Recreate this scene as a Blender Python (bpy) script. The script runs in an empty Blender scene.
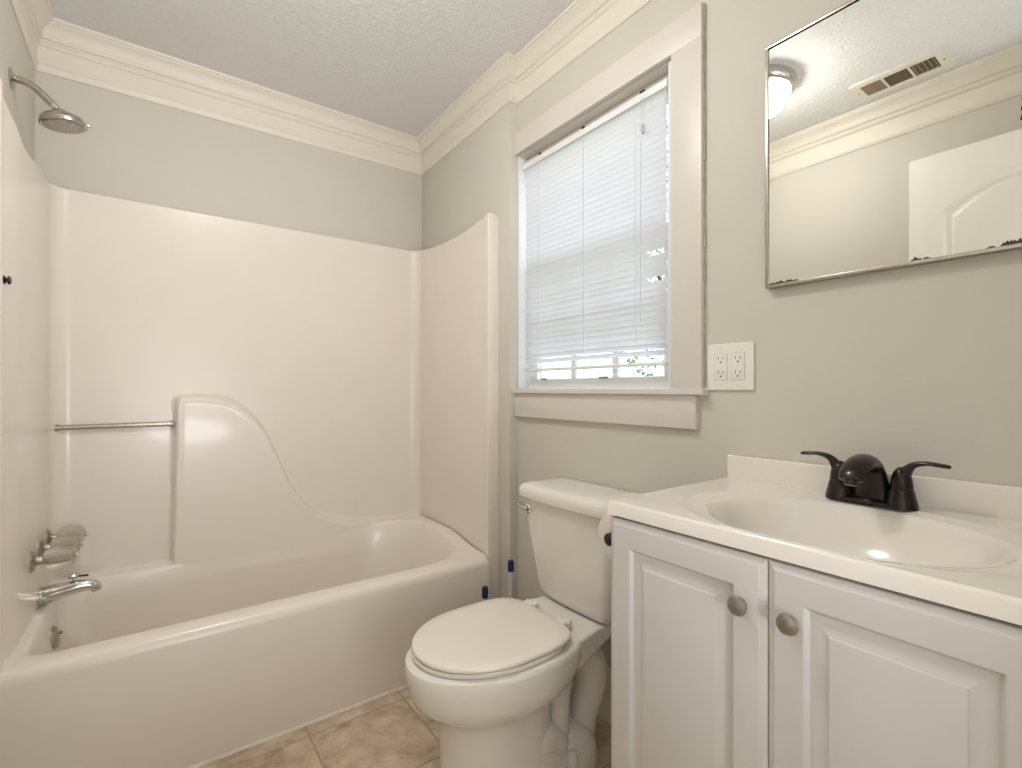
import bpy, bmesh, math, random
from mathutils import Vector, Matrix
S = bpy.context.scene
PI = math.pi
random.seed(7)

# ---------------------------------------------------------------- camera, world, lights, exposure
cam_d = bpy.data.cameras.new('camera')
cam = bpy.data.objects.new('camera', cam_d)
S.collection.objects.link(cam)
cam_d.sensor_fit = 'HORIZONTAL'
cam_d.sensor_width = 36.0
cam_d.lens = 491.85 / 1022 * 36.0
cam_d.shift_y = 5.5 / 1022
cam_d.clip_start = 0.01
cam.location = (0, 0, 1.09)
cam.rotation_euler = (PI / 2, 0, -math.radians(36.2))
S.camera = cam

S.view_settings.view_transform = 'Standard'
S.view_settings.look = 'None'
S.view_settings.gamma = 1
S.view_settings.use_curve_mapping = False
S.view_settings.exposure = -0.05

world = bpy.data.worlds.new('world')
S.world = world
world.use_nodes = True
bg = world.node_tree.nodes['Background']
bg.inputs[0].default_value = (0.86, 0.93, 1.0, 1)
bg.inputs[1].default_value = 2.25

LAMP = 53.0
hl = bpy.data.lights.new('hall_fill_up', 'AREA')  # unseen soft fill added in the hall, aimed up to brighten the ceiling
hl.shape = 'DISK'; hl.size = 0.7; hl.energy = 30.0; hl.color = (0.94, 0.96, 1.0)
hlo = bpy.data.objects.new('hall_fill_up', hl)
hlo.location = (0.30, -0.85, 0.70); hlo.rotation_euler = (PI - .25, 0, 0); S.collection.objects.link(hlo)
hw = bpy.data.lights.new('hall_fill_front', 'AREA')  # second added fill, facing in through the doorway; no hall window is modelled
hw.shape = 'RECTANGLE'; hw.size = 0.75; hw.size_y = 1.2; hw.energy = 7.0; hw.color = (0.93, 0.96, 1.0)
hwo = bpy.data.objects.new('hall_fill_front', hw)
hwo.location = (0.22, -1.36, 1.0); hwo.rotation_euler = (PI / 2, 0, 0); S.collection.objects.link(hwo)

# ---------------------------------------------------------------- materials
def lin(c):
    return tuple(((v / 255) / 12.92 if v / 255 <= .04045 else (((v / 255) + .055) / 1.055) ** 2.4) for v in c) + (1,)

def mat(name, rgb, rough=.5, metal=0.0, bump=0.0, bscale=60.0, vary=0.0, vscale=6.0, coat=0.0, detail=4.0, emit=None, spec=None, bdist=.002):
    m = bpy.data.materials.new(name); m.use_nodes = True
    nt = m.node_tree; b = nt.nodes['Principled BSDF']
    c = lin(rgb)
    b.inputs['Base Color'].default_value = c
    b.inputs['Roughness'].default_value = rough
    b.inputs['Metallic'].default_value = metal
    if coat: b.inputs['Coat Weight'].default_value = coat; b.inputs['Coat Roughness'].default_value = .08
    if spec is not None: b.inputs['Specular IOR Level'].default_value = spec
    tc = nt.nodes.new('ShaderNodeTexCoord')
    geo = nt.nodes.new('ShaderNodeNewGeometry')
    if vary or True:
        v = vary or .03
        n = nt.nodes.new('ShaderNodeTexNoise'); n.inputs['Scale'].default_value = vscale; n.inputs['Detail'].default_value = 5
        nt.links.new(geo.outputs['Position'], n.inputs['Vector'])
        r = nt.nodes.new('ShaderNodeMapRange')
        r.inputs['From Min'].default_value = .3; r.inputs['From Max'].default_value = .7
        r.inputs['To Min'].default_value = 1 - v; r.inputs['To Max'].default_value = 1 + v * .3
        nt.links.new(n.outputs['Fac'], r.inputs['Value'])
        mx = nt.nodes.new('ShaderNodeMix'); mx.data_type = 'RGBA'; mx.blend_type = 'MULTIPLY'; mx.inputs[0].default_value = 1
        mx.inputs[6].default_value = c
        nt.links.new(r.outputs[0], mx.inputs[7])
        nt.links.new(mx.outputs[2], b.inputs['Base Color'])
    if bump:
        n2 = nt.nodes.new('ShaderNodeTexNoise'); n2.inputs['Scale'].default_value = bscale; n2.inputs['Detail'].default_value = detail
        nt.links.new(geo.outputs['Position'], n2.inputs['Vector'])
        bp = nt.nodes.new('ShaderNodeBump'); bp.inputs['Strength'].default_value = bump; bp.inputs['Distance'].default_value = bdist
        nt.links.new(n2.outputs['Fac'], bp.inputs['Height'])
        nt.links.new(bp.outputs[0], b.inputs['Normal'])
    if emit:
        b.inputs['Emission Color'].default_value = emit[:3] + (1,); b.inputs['Emission Strength'].default_value = emit[3]
    return m

M = {}
M['wall'] = mat('wall_paint', (211, 207, 197), .6, bump=.12, bscale=170, vary=.015)
M['ceiling'] = mat('ceiling_texture', (232, 232, 230), .85, bump=.9, bscale=80, detail=3, bdist=.006, vary=.04, vscale=90)
M['trim'] = mat('trim_paint', (235, 229, 216), .42, bump=.05, bscale=25, vary=.02)
M['casing'] = mat('casing_paint', (222, 217, 209), .38, bump=.06, bscale=30, vary=.02)
M['gap'] = mat('aged_caulk', (206, 201, 192), .8, bump=.6, bscale=60, vary=.25, vscale=30)
M['fibre'] = mat('fibreglass_gelcoat', (238, 230, 220), .3, bump=.015, bscale=5, vary=.02, coat=.2, bdist=.004)
M['china'] = mat('vitreous_china', (236, 232, 225), .12, vary=.01, coat=.5)
M['seat'] = mat('seat_plastic', (237, 231, 221), .22, vary=.01, coat=.2)
M['cab'] = mat('cabinet_thermofoil', (209, 206, 203), .38, vary=.01, bump=.02, bscale=20)
M['marble'] = mat('cultured_marble', (240, 235, 227), .16, vary=.012, coat=.5)
M['nickel'] = mat('brushed_nickel', (176, 170, 160), .34, 1.0, vary=.12, vscale=40)
M['chrome'] = mat('chrome', (214, 212, 208), .12, 1.0, vary=.05, vscale=30)
M['steel'] = mat('worn_chrome', (190, 184, 174), .25, 1.0, vary=.15, vscale=60)
M['bronze'] = mat('oil_rubbed_bronze', (38, 33, 31), .28, .6, vary=.3, vscale=60, coat=.3)
M['copper'] = mat('worn_bronze_edge', (120, 70, 45), .35, .8, vary=.3, vscale=80)
M['black'] = mat('black_plastic', (24, 23, 24), .3, vary=.1)
M['slot'] = mat('dark_slot', (60, 55, 50), .6)
M['plastic'] = mat('white_plastic', (240, 237, 230), .3, vary=.01)
M['grille'] = mat('vent_enamel', (232, 226, 214), .4, vary=.04)
M['duct'] = mat('vent_inside_shade', (84, 66, 50), .8, vary=.4, vscale=60)
M['dusty'] = mat('dusty_louvre', (172, 155, 130), .7, vary=.2, vscale=60)
M['vinyl'] = mat('sash_vinyl', (238, 240, 242), .4, vary=.01)
M['navy'] = mat('navy_plastic', (24, 40, 88), .3, vary=.05)
M['grey_plastic'] = mat('pale_grey_plastic', (205, 206, 210), .35, vary=.03)
M['paper'] = mat('tissue_paper', (240, 232, 222), .95, bump=.3, bscale=180, vary=.03)
M['core'] = mat('cardboard', (160, 130, 100), .9)
M['tarnish'] = mat('tarnished_silvering', (70, 62, 52), .6, bump=.4, bscale=200, vary=.5, vscale=150)
M['door'] = mat('door_paint', (238, 234, 226), .4, vary=.01)
M['leaf'] = mat('leaves', (150, 186, 122), .6, vary=.4, vscale=9)
M['bark'] = mat('bark', (96, 80, 64), .9, bump=.6, bscale=20, vary=.4)
M['grass'] = mat('lawn', (104, 138, 72), .95, bump=.5, bscale=60, vary=.4, vscale=4)
M['mirror'] = mat('silvered_glass', (220, 220, 214), .0, 1.0, vary=.001)
M['rubber'] = mat('caulk', (226, 214, 196), .5, vary=.1, vscale=20)
M['lampglass'] = mat('lit_opal_glass', (255, 250, 240), .3, emit=(1.0, .955, .925, LAMP))
M['cord'] = mat('blind_cord', (238, 236, 232), .8)
M['tassel'] = mat('clear_tassel', (200, 190, 182), .35)

def glassish(name, rgb, rough=.05, ior=1.45):
    m = bpy.data.materials.new(name); m.use_nodes = True
    b = m.node_tree.nodes['Principled BSDF']
    b.inputs['Base Color'].default_value = lin(rgb); b.inputs['Roughness'].default_value = rough
    b.inputs['Transmission Weight'].default_value = 1.0; b.inputs['IOR'].default_value = ior
    return m
M['acrylic'] = glassish('clear_acrylic', (246, 243, 238), .30, 1.3)

def pane_mat():
    m = bpy.data.materials.new('window_glass'); m.use_nodes = True; nt = m.node_tree
    nt.nodes.remove(nt.nodes['Principled BSDF'])
    out = nt.nodes['Material Output']
    t = nt.nodes.new('ShaderNodeBsdfTransparent'); t.inputs[0].default_value = (.95, .97, .97, 1)
    g = nt.nodes.new('ShaderNodeBsdfGlossy'); g.inputs['Roughness'].default_value = .02
    mx = nt.nodes.new('ShaderNodeMixShader'); mx.inputs[0].default_value = .06
    nt.links.new(t.outputs[0], mx.inputs[1]); nt.links.new(g.outputs[0], mx.inputs[2]); nt.links.new(mx.outputs[0], out.inputs[0])
    return m
M['pane'] = pane_mat()

def slat_mat():
    m = bpy.data.materials.new('translucent_vinyl_slat'); m.use_nodes = True; nt = m.node_tree
    b = nt.nodes['Principled BSDF']; out = nt.nodes['Material Output']
    b.inputs['Base Color'].default_value = lin((236, 236, 238)); b.inputs['Roughness'].default_value = .4
    t = nt.nodes.new('ShaderNodeBsdfTranslucent'); t.inputs[0].default_value = (.93, .94, 1.0, 1)
    geo = nt.nodes.new('ShaderNodeNewGeometry')
    n = nt.nodes.new('ShaderNodeTexNoise'); n.inputs['Scale'].default_value = 9
    nt.links.new(geo.outputs['Position'], n.inputs['Vector'])
    r = nt.nodes.new('ShaderNodeMapRange'); r.inputs['To Min'].default_value = .30; r.inputs['To Max'].default_value = .36
    nt.links.new(n.outputs['Fac'], r.inputs['Value'])
    mx = nt.nodes.new('ShaderNodeMixShader')
    nt.links.new(r.outputs[0], mx.inputs[0])
    nt.links.new(b.outputs[0], mx.inputs[1]); nt.links.new(t.outputs[0], mx.inputs[2]); nt.links.new(mx.outputs[0], out.inputs[0])
    return m
M['slat'] = slat_mat()

def floor_mat():
    m = bpy.data.materials.new('stone_look_tile'); m.use_nodes = True; nt = m.node_tree
    b = nt.nodes['Principled BSDF']; b.inputs['Roughness'].default_value = .45
    N, L = nt.nodes.new, nt.links.new
    geo = N('ShaderNodeNewGeometry'); sep = N('ShaderNodeSeparateXYZ'); L(geo.outputs['Position'], sep.inputs[0])
    def math_(op, a, bb=None):
        n = N('ShaderNodeMath'); n.operation = op
        for i, v in enumerate((a, bb)):
            if v is None: continue
            if isinstance(v, (int, float)): n.inputs[i].default_value = v
            else: L(v, n.inputs[i])
        return n.outputs[0]
    P = .318
    ds = []; cells = []
    for ax, off in (('X', .402), ('Y', 1.622)):
        t = math_('DIVIDE', math_('SUBTRACT', sep.outputs[ax], off), P)
        cells.append(math_('FLOOR', t))
        f = math_('FRACT', math_('ADD', t, 100.0))
        ds.append(math_('MINIMUM', f, math_('SUBTRACT', 1.0, f)))
    dmin = math_('MINIMUM', ds[0], ds[1])
    gr = N('ShaderNodeMapRange'); gr.inputs['From Min'].default_value = .006; gr.inputs['From Max'].default_value = .011
    gr.inputs['To Min'].default_value = 1; gr.inputs['To Max'].default_value = 0; L(dmin, gr.inputs['Value'])
    off = N('ShaderNodeCombineXYZ'); L(math_('MULTIPLY', cells[0], 3.7), off.inputs[0]); L(math_('MULTIPLY', cells[1], 5.3), off.inputs[1])
    va = N('ShaderNodeVectorMath'); va.operation = 'ADD'; L(geo.outputs['Position'], va.inputs[0]); L(off.outputs[0], va.inputs[1])
    n1 = N('ShaderNodeTexNoise'); n1.inputs['Scale'].default_value = 9.0; n1.inputs['Detail'].default_value = 10; n1.inputs['Roughness'].default_value = .66; n1.inputs['Distortion'].default_value = .25
    L(va.outputs[0], n1.inputs['Vector'])
    cr = N('ShaderNodeValToRGB'); L(n1.outputs['Fac'], cr.inputs[0])
    e = cr.color_ramp.elements
    e[0].position = .33; e[0].color = lin((156, 134, 108)); e[1].position = .68; e[1].color = lin((222, 208, 186))
    mid = e.new(.5); mid.color = lin((196, 176, 150))
    m2 = N('ShaderNodeMix'); m2.data_type = 'RGBA'; L(gr.outputs[0], m2.inputs[0]); L(cr.outputs[0], m2.inputs[6]); m2.inputs[7].default_value = lin((168, 148, 124))
    L(m2.outputs[2], b.inputs['Base Color'])
    bp = N('ShaderNodeBump'); bp.inputs['Strength'].default_value = .5; bp.inputs['Distance'].default_value = .002
    L(math_('SUBTRACT', n1.outputs['Fac'], math_('MULTIPLY', gr.outputs[0], .8)), bp.inputs['Height']); L(bp.outputs[0], b.inputs['Normal'])
    return m
M['floor'] = floor_mat()

# ---------------------------------------------------------------- mesh helpers
def quadstrip(bm, loops, closed=True, cap0=False, cap1=False):
    rows = [[bm.verts.new(p) for p in lp] for lp in loops]
    n = len(rows[0])
    for a, b in zip(rows, rows[1:]):
        for i in range(n if closed else n - 1):
            j = (i + 1) % n
            bm.faces.new((a[i], a[j], b[j], b[i]))
    if cap0: bm.faces.new(rows[0][::-1])
    if cap1: bm.faces.new(rows[-1])
    return rows

def add_box(bm, x0, x1, y0, y1, z0, z1, bev=0.0, seg=2):
    r = bmesh.ops.create_cube(bm, size=1)
    vs = r['verts']
    for v in vs:
        v.co = Vector((x0 + (v.co.x + .5) * (x1 - x0), y0 + (v.co.y + .5) * (y1 - y0), z0 + (v.co.z + .5) * (z1 - z0)))
    if bev:
        es = list({e for v in vs for e in v.link_edges})
        bmesh.ops.bevel(bm, geom=es, offset=bev, segments=seg, profile=.6, affect='EDGES')

def basis(d):
    d = Vector(d).normalized()
    up = Vector((0, 0, 1)) if abs(d.z) < .95 else Vector((0, 1, 0))
    a = d.cross(up).normalized(); b = a.cross(d).normalized()
    return a, b

def add_lathe(bm, o, axis, prof, n=32, sx=1.0):
    """prof = [(t along axis, radius)]"""
    o = Vector(o); ax = Vector(axis).normalized(); a, b = basis(ax)
    loops = []
    for t, r in prof:
        r = max(r, 1e-5)
        loops.append([o + ax * t + a * math.cos(2 * PI * k / n) * r * sx + b * math.sin(2 * PI * k / n) * r for k in range(n)])
    quadstrip(bm, loops, True, True, True)

def smooth_path(pts, k=6):
    """Catmull-Rom resample"""
    P = [Vector(p) for p in pts]; out = []
    for i in range(len(P) - 1):
        p0 = P[max(i - 1, 0)]; p1 = P[i]; p2 = P[i + 1]; p3 = P[min(i + 2, len(P) - 1)]
        for j in range(k):
            t = j / k
            out.append(.5 * ((2 * p1) + (p2 - p0) * t + (2 * p0 - 5 * p1 + 4 * p2 - p3) * t * t + (3 * p1 - p0 - 3 * p2 + p3) * t ** 3))
    out.append(P[-1]); return out

def add_tube(bm, pts, rad, n=16, flat=None, k=6, side=None):
    """pts, radius list or number; flat = list of vertical squash"""
    m = len(pts)
    rad = rad if isinstance(rad, (list, tuple)) else [rad] * m
    flat = flat if isinstance(flat, (list, tuple)) else [flat or 1.0] * m
    aug = smooth_path([Vector(p) for p in pts], k) if k > 1 else [Vector(p) for p in pts]
    rr = smooth_path([Vector((r, f, 0)) for r, f in zip(rad, flat)], k) if k > 1 else [Vector((r, f, 0)) for r, f in zip(rad, flat)]
    loops = []; prev = None
    for i, p in enumerate(aug):
        d = (aug[min(i + 1, len(aug) - 1)] - aug[max(i - 1, 0)]).normalized()
        if side is not None:
            a = Vector(side); a = (a - d * a.dot(d)).normalized()
        elif prev is None: a, _ = basis(d)
        else: a = (prev - d * prev.dot(d)).normalized()
        prev = a; b = d.cross(a).normalized()
        loops.append([p + a * math.cos(2 * PI * q / n) * rr[i].x + b * math.sin(2 * PI * q / n) * rr[i].x * rr[i].y for q in range(n)])
    quadstrip(bm, loops, True, True, True)

def finish(bm, weld=True):
    if weld: bmesh.ops.remove_doubles(bm, verts=bm.verts, dist=1e-6)
    bmesh.ops.recalc_face_normals(bm, faces=bm.faces)

def wloc(o):
    v = Vector((0, 0, 0))
    while o: v += o.location; o = o.parent
    return v

def build(name, bm, material, parent=None, angle=35, base=None, recalc=True):
    if recalc: finish(bm)
    me = bpy.data.meshes.new(name)
    xs = [v.co for v in bm.verts]
    lo = Vector([min(c[i] for c in xs) for i in range(3)]); hi = Vector([max(c[i] for c in xs) for i in range(3)])
    c = (lo + hi) / 2
    if parent is None: c.z = lo.z
    if base is not None: c = Vector(base)
    bmesh.ops.translate(bm, verts=bm.verts, vec=-c)
    bm.to_mesh(me); bm.free()
    me.materials.append(M[material] if isinstance(material, str) else material)
    me.shade_smooth()
    me.set_sharp_from_angle(angle=math.radians(angle))
    o = bpy.data.objects.new(name, me); S.collection.objects.link(o)
    if parent is not None:
        o.parent = parent; o.location = c - wloc(parent)
    else: o.location = c
    return o

def struct(name, bm, material, label=None, **k):
    o = build(name, bm, material, **k); o['kind'] = 'structure'
    if label: o['label'] = label
    return o

def tag(o, label, cat, group=None, kind=None):
    o['label'] = label; o['category'] = cat
    if group: o['group'] = group
    if kind: o['kind'] = kind
    return o

def thing(name, loc, label, cat, group=None):
    o = bpy.data.objects.new(name, None); S.collection.objects.link(o); o.location = loc; o.empty_display_size = .05
    return tag(o, label, cat, group)

def box(*a, bev=0.0, seg=2):
    bm = bmesh.new(); add_box(bm, *a, bev=bev, seg=seg); return bm

def copy_tree(o, parent=None):
    c = o.copy(); S.collection.objects.link(c); c.parent = parent
    for ch in list(o.children): copy_tree(ch, c)
    return c

def sstep(a, b, x):
    t = max(0, min(1, (x - a) / (b - a))); return t * t * (3 - 2 * t)

# ---------------------------------------------------------------- room shell
XL, XT, XW, YB, YJ, YF, ZC = -.337, 1.186, 1.226, 2.44, 1.627, -.06, 2.42
struct('floor', box(XL - .1, XW + .1, -1.5, YB + .1, -.08, 0), 'floor')
struct('ceiling', box(XL - .1, XW + .1, -1.5, YB + .1, ZC, ZC + .08), 'ceiling')
struct('wall_back', box(XL - .1, XT + .16, YB, YB + .1, 0, ZC), 'wall')
struct('wall_left', box(XL - .1, XL, -1.4, YB, 0, ZC), 'wall')
struct('wall_tub_end', box(XT, XW + .12, YJ, YB, 0, ZC, bev=.003), 'wall')
OY0, OY1, OZ0, OZ1 = .871, 1.622, 1.078, 2.052
bm = bmesh.new()
T = .12
add_box(bm, XW, XW + T, YF - .1, OY0, 0, ZC)
add_box(bm, XW, XW + T, OY0, YJ, 0, OZ0)
add_box(bm, XW, XW + T, OY0, YJ, OZ1, ZC)
add_box(bm, XW, XW + T, OY1, YJ, OZ0, OZ1)
struct('wall_right', bm, 'wall')
bm = bmesh.new()                      # wall with the doorway the photographer stands in
DX0, DX1 = -.13, .62
add_box(bm, XL, DX0 - .02, YF - .1, YF, 0, ZC)
add_box(bm, DX1, XW, YF - .1, YF, 0, ZC)
add_box(bm, DX0 - .02, DX1, YF - .1, YF, 2.06, ZC)
struct('wall_front', bm, 'wall')
struct('wall_hall', box(XL, XW + .12, -1.5, -1.4, 0, ZC), 'wall')
struct('wall_hall_side', box(XW, XW + .1, -1.4, YF - .1, 0, ZC), 'wall')

# crown moulding: one mitred length per wall
prof = [(0, 2.236), (.004, 2.236), (.009, 2.244), (.011, 2.258), (.007, 2.264), (.007, 2.268), (.0085, 2.326), (.015, 2.330), (.018, 2.336), (.016, 2.342),
        (.0125, 2.345), (.0125, 2.351), (.020, 2.354), (.0225, 2.360), (.021, 2.366), (.024, 2.378), (.031, 2.390), (.042, 2.400), (.047, 2.403),
        (.048, 2.408), (.054, 2.410), (.056, 2.414), (.056, 2.4205), (0, 2.4205)]
room = [(XL, YF), (XL, YB), (XT, YB), (XT, YJ), (XW, YJ), (XW, YF)]   # clockwise seen from above
def off_corner(prev, cur, nxt, d):
    n1 = Vector((cur[1] - prev[1], -(cur[0] - prev[0]))).normalized()
    n2 = Vector((nxt[1] - cur[1], -(nxt[0] - cur[0]))).normalized()
    m = (n1 + n2); m = m / (m.length ** 2) * 2
    return Vector(cur) + m * d
nr = len(room)
zbot = [2.248, 2.238, 2.250, 2.268, 2.270, 2.270]      # the moulding was hung a little out of level
for i in range(nr):
    p0, p1 = room[i], room[(i + 1) % nr]
    q0, q1 = room[i - 1], room[(i + 2) % nr]
    bm = bmesh.new()
    def zk(z, k): return ZC - (ZC - z) * (ZC - zbot[k]) / (ZC - 2.236)
    l0 = [(*off_corner(q0, p0, p1, d), zk(z, i)) for d, z in prof]
    l1 = [(*off_corner(p0, p1, q1, d), zk(z, (i + 1) % nr)) for d, z in prof]
    rows = quadstrip(bm, [l0, l1], True, True, True)
    struct('trim_%d' % (i + 1), bm, 'trim', angle=28)

# baseboards
def baseboard(name, x0, x1, y0, y1, face):
    bm = bmesh.new()
    pr = [(0, 0), (.020, 0), (.020, .012), (.014, .022), (.012, .12), (.012, .138), (.009, .146), (.010, .154), (.004, .166), (0, .168)]
    if face == 'x':
        l = [[(x0 - d, y, z) for d, z in pr] for y in (y0, y1)]
    elif face == '-x':
        l = [[(x0 + d, y, z) for d, z in pr] for y in (y0, y1)]
    else:
        l = [[(x, y0 - d, z) for d, z in pr] for x in (x0, x1)]
    quadstrip(bm, l, True, True, True)
    struct(name, bm, 'trim')
baseboard('baseboard_right', XW, XW, .72, YJ, 'x')
baseboard('baseboard_left', XL, XL, YF, 1.62, '-x')

# ---------------------------------------------------------------- window
win = bpy.data.objects.new('window_1', None); S.collection.objects.link(win); win.location = (XW, 1.24, 1.078); win['kind'] = 'structure'
win['label'] = 'white double hung window beside the tub with plain board casing'
bm = bmesh.new()
add_box(bm, XW - .018, XW, .774, OY0, 1.093, OZ1 + .003, bev=.0015)
build('side_casing', bm, 'casing', win)
bm = bmesh.new(); add_box(bm, XW - .018, XW, .774, YJ - .001, OZ1 + .0032, 2.146, bev=.0015); build('head_casing', bm, 'casing', win)
bm = bmesh.new(); add_box(bm, 1.194, XW + .05, .762, YJ - .001, 1.0745, 1.093, bev=.004, seg=3); build('window_sill', bm, 'casing', win)
bm = bmesh.new(); add_box(bm, XW - .018, XW, .792, YJ - .002, .980, 1.0740, bev=.0015); build('apron', bm, 'casing', win)
bm = bmesh.new()                       # rough caulk line down the casing's side
for k in range(22):
    z = 1.10 + k * .0475
    add_box(bm, XW - .006 - random.random() * .004, XW, .7735 - random.random() * .004, .776, z, z + .0478)
build('caulk_line', bm, 'gap', win)
bm = bmesh.new()                       # jamb liners
add_box(bm, XW - .001, XW + T, OY0, OY0 + .022, 1.093, OZ1, bev=.001)
add_box(bm, XW - .001, XW + T, OY1 - .004, OY1 + .0015, 1.093, OZ1, bev=.001)
build('jamb', bm, 'vinyl', win)
bm = bmesh.new(); add_box(bm, XW - .001, XW + T, OY0 + .0005, OY1 - .0005, OZ1 - .002, OZ1 + .001); build('head_jamb', bm, 'casing', win)
bm = bmesh.new(); add_box(bm, XW + .036, XW + .0835, OY0 + .0225, OY1 - .0045, 1.985, OZ1 - .0025, bev=.001); build('head_stop', bm, 'casing', win)
def sash(nm, x0, x1, y0, y1, z0, z1, st, rb, rt, munt):
    bm = bmesh.new()
    add_box(bm, x0, x1, y0, y0 + st, z0, z1); add_box(bm, x0, x1, y1 - st, y1, z0, z1)
    add_box(bm, x0, x1, y0 + st, y1 - st, z0, z0 + rb); add_box(bm, x0, x1, y0 + st, y1 - st, z1 - rt, z1)
    if munt:
        a, b = y0 + st, y1 - st
        for k in (1, 2):
            y = a + (b - a) * k / 3; add_box(bm, x0 + .008, x1 - .008, y - .012, y + .012, z0 + rb, z1 - rt)
        z = (z0 + rb + z1 - rt) / 2; add_box(bm, x0 + .0085, x1 - .0085, a, b, z - .012, z + .012)
    o = build(nm, bm, 'vinyl', win)
    build('pane', box((x0 + x1) / 2 - .002, (x0 + x1) / 2 + .002, y0 + st + .0003, y1 - st - .0003, z0 + rb + .0003, z1 - rt - .0003), 'pane', o)
    return o
ls = sash('lower_sash', XW + .052, XW + .080, OY0 + .0225, OY1 - .0045, 1.0935, 1.602, .052, .038, .032, True)
sash('upper_sash', XW + .084, XW + .110, OY0 + .0225, OY1 - .0045, 1.565, OZ1 - .0145, .030, .036, .030, False)
bm = bmesh.new(); add_box(bm, XW + .044, XW + .052, 1.175, 1.215, 1.128, 1.136, bev=.002); build('sash_lift', bm, 'nickel', ls)
bm = bmesh.new(); add_box(bm, XW + .044, XW + .052, 1.50, 1.53, 1.128, 1.136, bev=.002); build('sash_lift', bm, 'nickel', ls)

# blind
BX = 1.246
bl = thing('mini_blind', (BX, 1.25, 1.16), 'white plastic mini blind hanging closed inside the window frame', 'window blind')
bm = bmesh.new(); add_box(bm, BX - .014, BX + .014, .902, 1.604, 1.990, 2.013, bev=.002); hr = build('headrail', bm, 'vinyl', bl)
for (a, b) in ((.985, 1.003), (1.25, 1.262), (1.49, 1.50)):
    bm = bmesh.new(); add_box(bm, BX - .0145, BX - .002, a, b, 2.0132, 2.021, bev=.001); build('bracket', bm, 'slot', hr)
bm = bmesh.new()
pitch = .0205; nsl = 40; zt = 1.981
for k in range(nsl):
    z = zt - k * pitch
    if z < 1.185: break
    y0, y1 = .913, 1.594
    tilt = math.radians(63 + random.uniform(-2, 2))
    if k in (23, 27): y0 = .985
    if k == 19: tilt = math.radians(58)
    if z < 1.235: tilt = math.radians(40 - (1.235 - z) * 500 * .4)
    y0 += random.uniform(-.0015, .0015); y1 += random.uniform(-.002, .002)
    w = .0125; rows = []
    sag = random.uniform(-.002, .002)
    for j in range(9):
        y = y0 + (y1 - y0) * j / 8
        zz = z + sag * math.sin(PI * j / 8)
        lp = []
        for s in (-1, -.5, 0, .5, 1):
            bow = .0016 * (1 - s * s)
            # room edge low, outer edge high
            dx = -math.cos(tilt) * s * w - math.sin(tilt) * bow
            dz = math.sin(tilt) * s * w + math.cos(tilt) * bow
            lp.append((BX + dx, y, zz + dz))
        rows.append(lp)
    quadstrip(bm, rows, False)
build('slats', bm, 'slat', bl, angle=60, recalc=False)
bm = bmesh.new(); add_box(bm, BX - .013, BX + .011, .910, 1.597, 1.163, 1.173, bev=.003); br = build('bottom_rail', bm, 'vinyl', bl)
for y in (1.02, 1.25, 1.50):
    bm = bmesh.new()
    add_tube(bm, [(BX - .0145, y, 2.0), (BX - .0145, y, 1.165)], .0005, 6, k=1)
    add_tube(bm, [(BX + .0145, y, 2.0), (BX + .0145, y, 1.165)], .0005, 6, k=1)
    build('ladder_cord', bm, 'slat', bl)
    bm = bmesh.new(); add_lathe(bm, (BX - .012, y, 1.1625), (0, 0, -1), [(0, .004), (.003, .004), (.004, .002)], 10); build('cord_button', bm, 'plastic', br)
bm = bmesh.new()
add_tube(bm, [(BX - .0165, .995, 2.0), (BX - .0175, .996, 1.7), (BX - .017, .999, 1.30)], .0011, 6)
add_tube(bm, [(BX - .0165, .985, 2.0), (BX - .0185, .985, 1.93), (BX - .0185, .985, 1.905)], .0011, 6)
pc = build('pull_cord', bm, 'slat', bl)
bm = bmesh.new(); add_lathe(bm, (BX - .0205, .985, 1.91), (0, 0, -1), [(0, .003), (.003, .0045), (.018, .006), (.028, .0055), (.03, .003)], 12); build('tassel', bm, 'tassel', pc)

# outside the window: lawn and a tree
g = box(1.6, 9, -3, 12, -.62, -.6); struct('ground', g, 'grass')
TX, TYY = 6.6, 4.60
tr = thing('tree', (TX, TYY, -.6), 'leafy green tree outside, glimpsed past the right end of the blind', 'tree')
bm = bmesh.new(); add_tube(bm, [(TX, TYY, -.6), (TX + .03, TYY - .02, .6), (TX - .02, TYY + .04, 1.7), (TX + .02, TYY, 3.2)], [.13, .10, .08, .04], 12)
for a in range(6):
    an = a * 1.05; add_tube(bm, [(TX, TYY, 1.4 + a * .25), (TX + .5 * math.cos(an), TYY + .5 * math.sin(an), 1.9 + a * .28), (TX + 1.0 * math.cos(an), TYY + 1.0 * math.sin(an), 2.3 + a * .3)], [.035, .025, .01], 8)
build('trunk', bm, 'bark', tr)
bm = bmesh.new()
for k in range(5200):
    u, v, w_ = random.gauss(0, 1), random.gauss(0, 1), random.gauss(0, 1); L = math.sqrt(u * u + v * v + w_ * w_); rr = random.random() ** .4 * 1.75
    c = Vector((TX + u / L * rr, TYY + v / L * rr, 3.2 + w_ / L * rr * 1.2))
    a = Vector((random.uniform(-1, 1), random.uniform(-1, 1), random.uniform(-1, 1))).normalized(); b = a.orthogonal().normalized()
    s = random.uniform(.025, .05)
    bm.faces.new([bm.verts.new(c + q) for q in (a * s * 1.6, b * s * .7 + a * s * .2, -a * s * 1.4, -b * s * .7 + a * s * .2)])
build('foliage', bm, 'leaf', tr, recalc=False)

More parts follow.
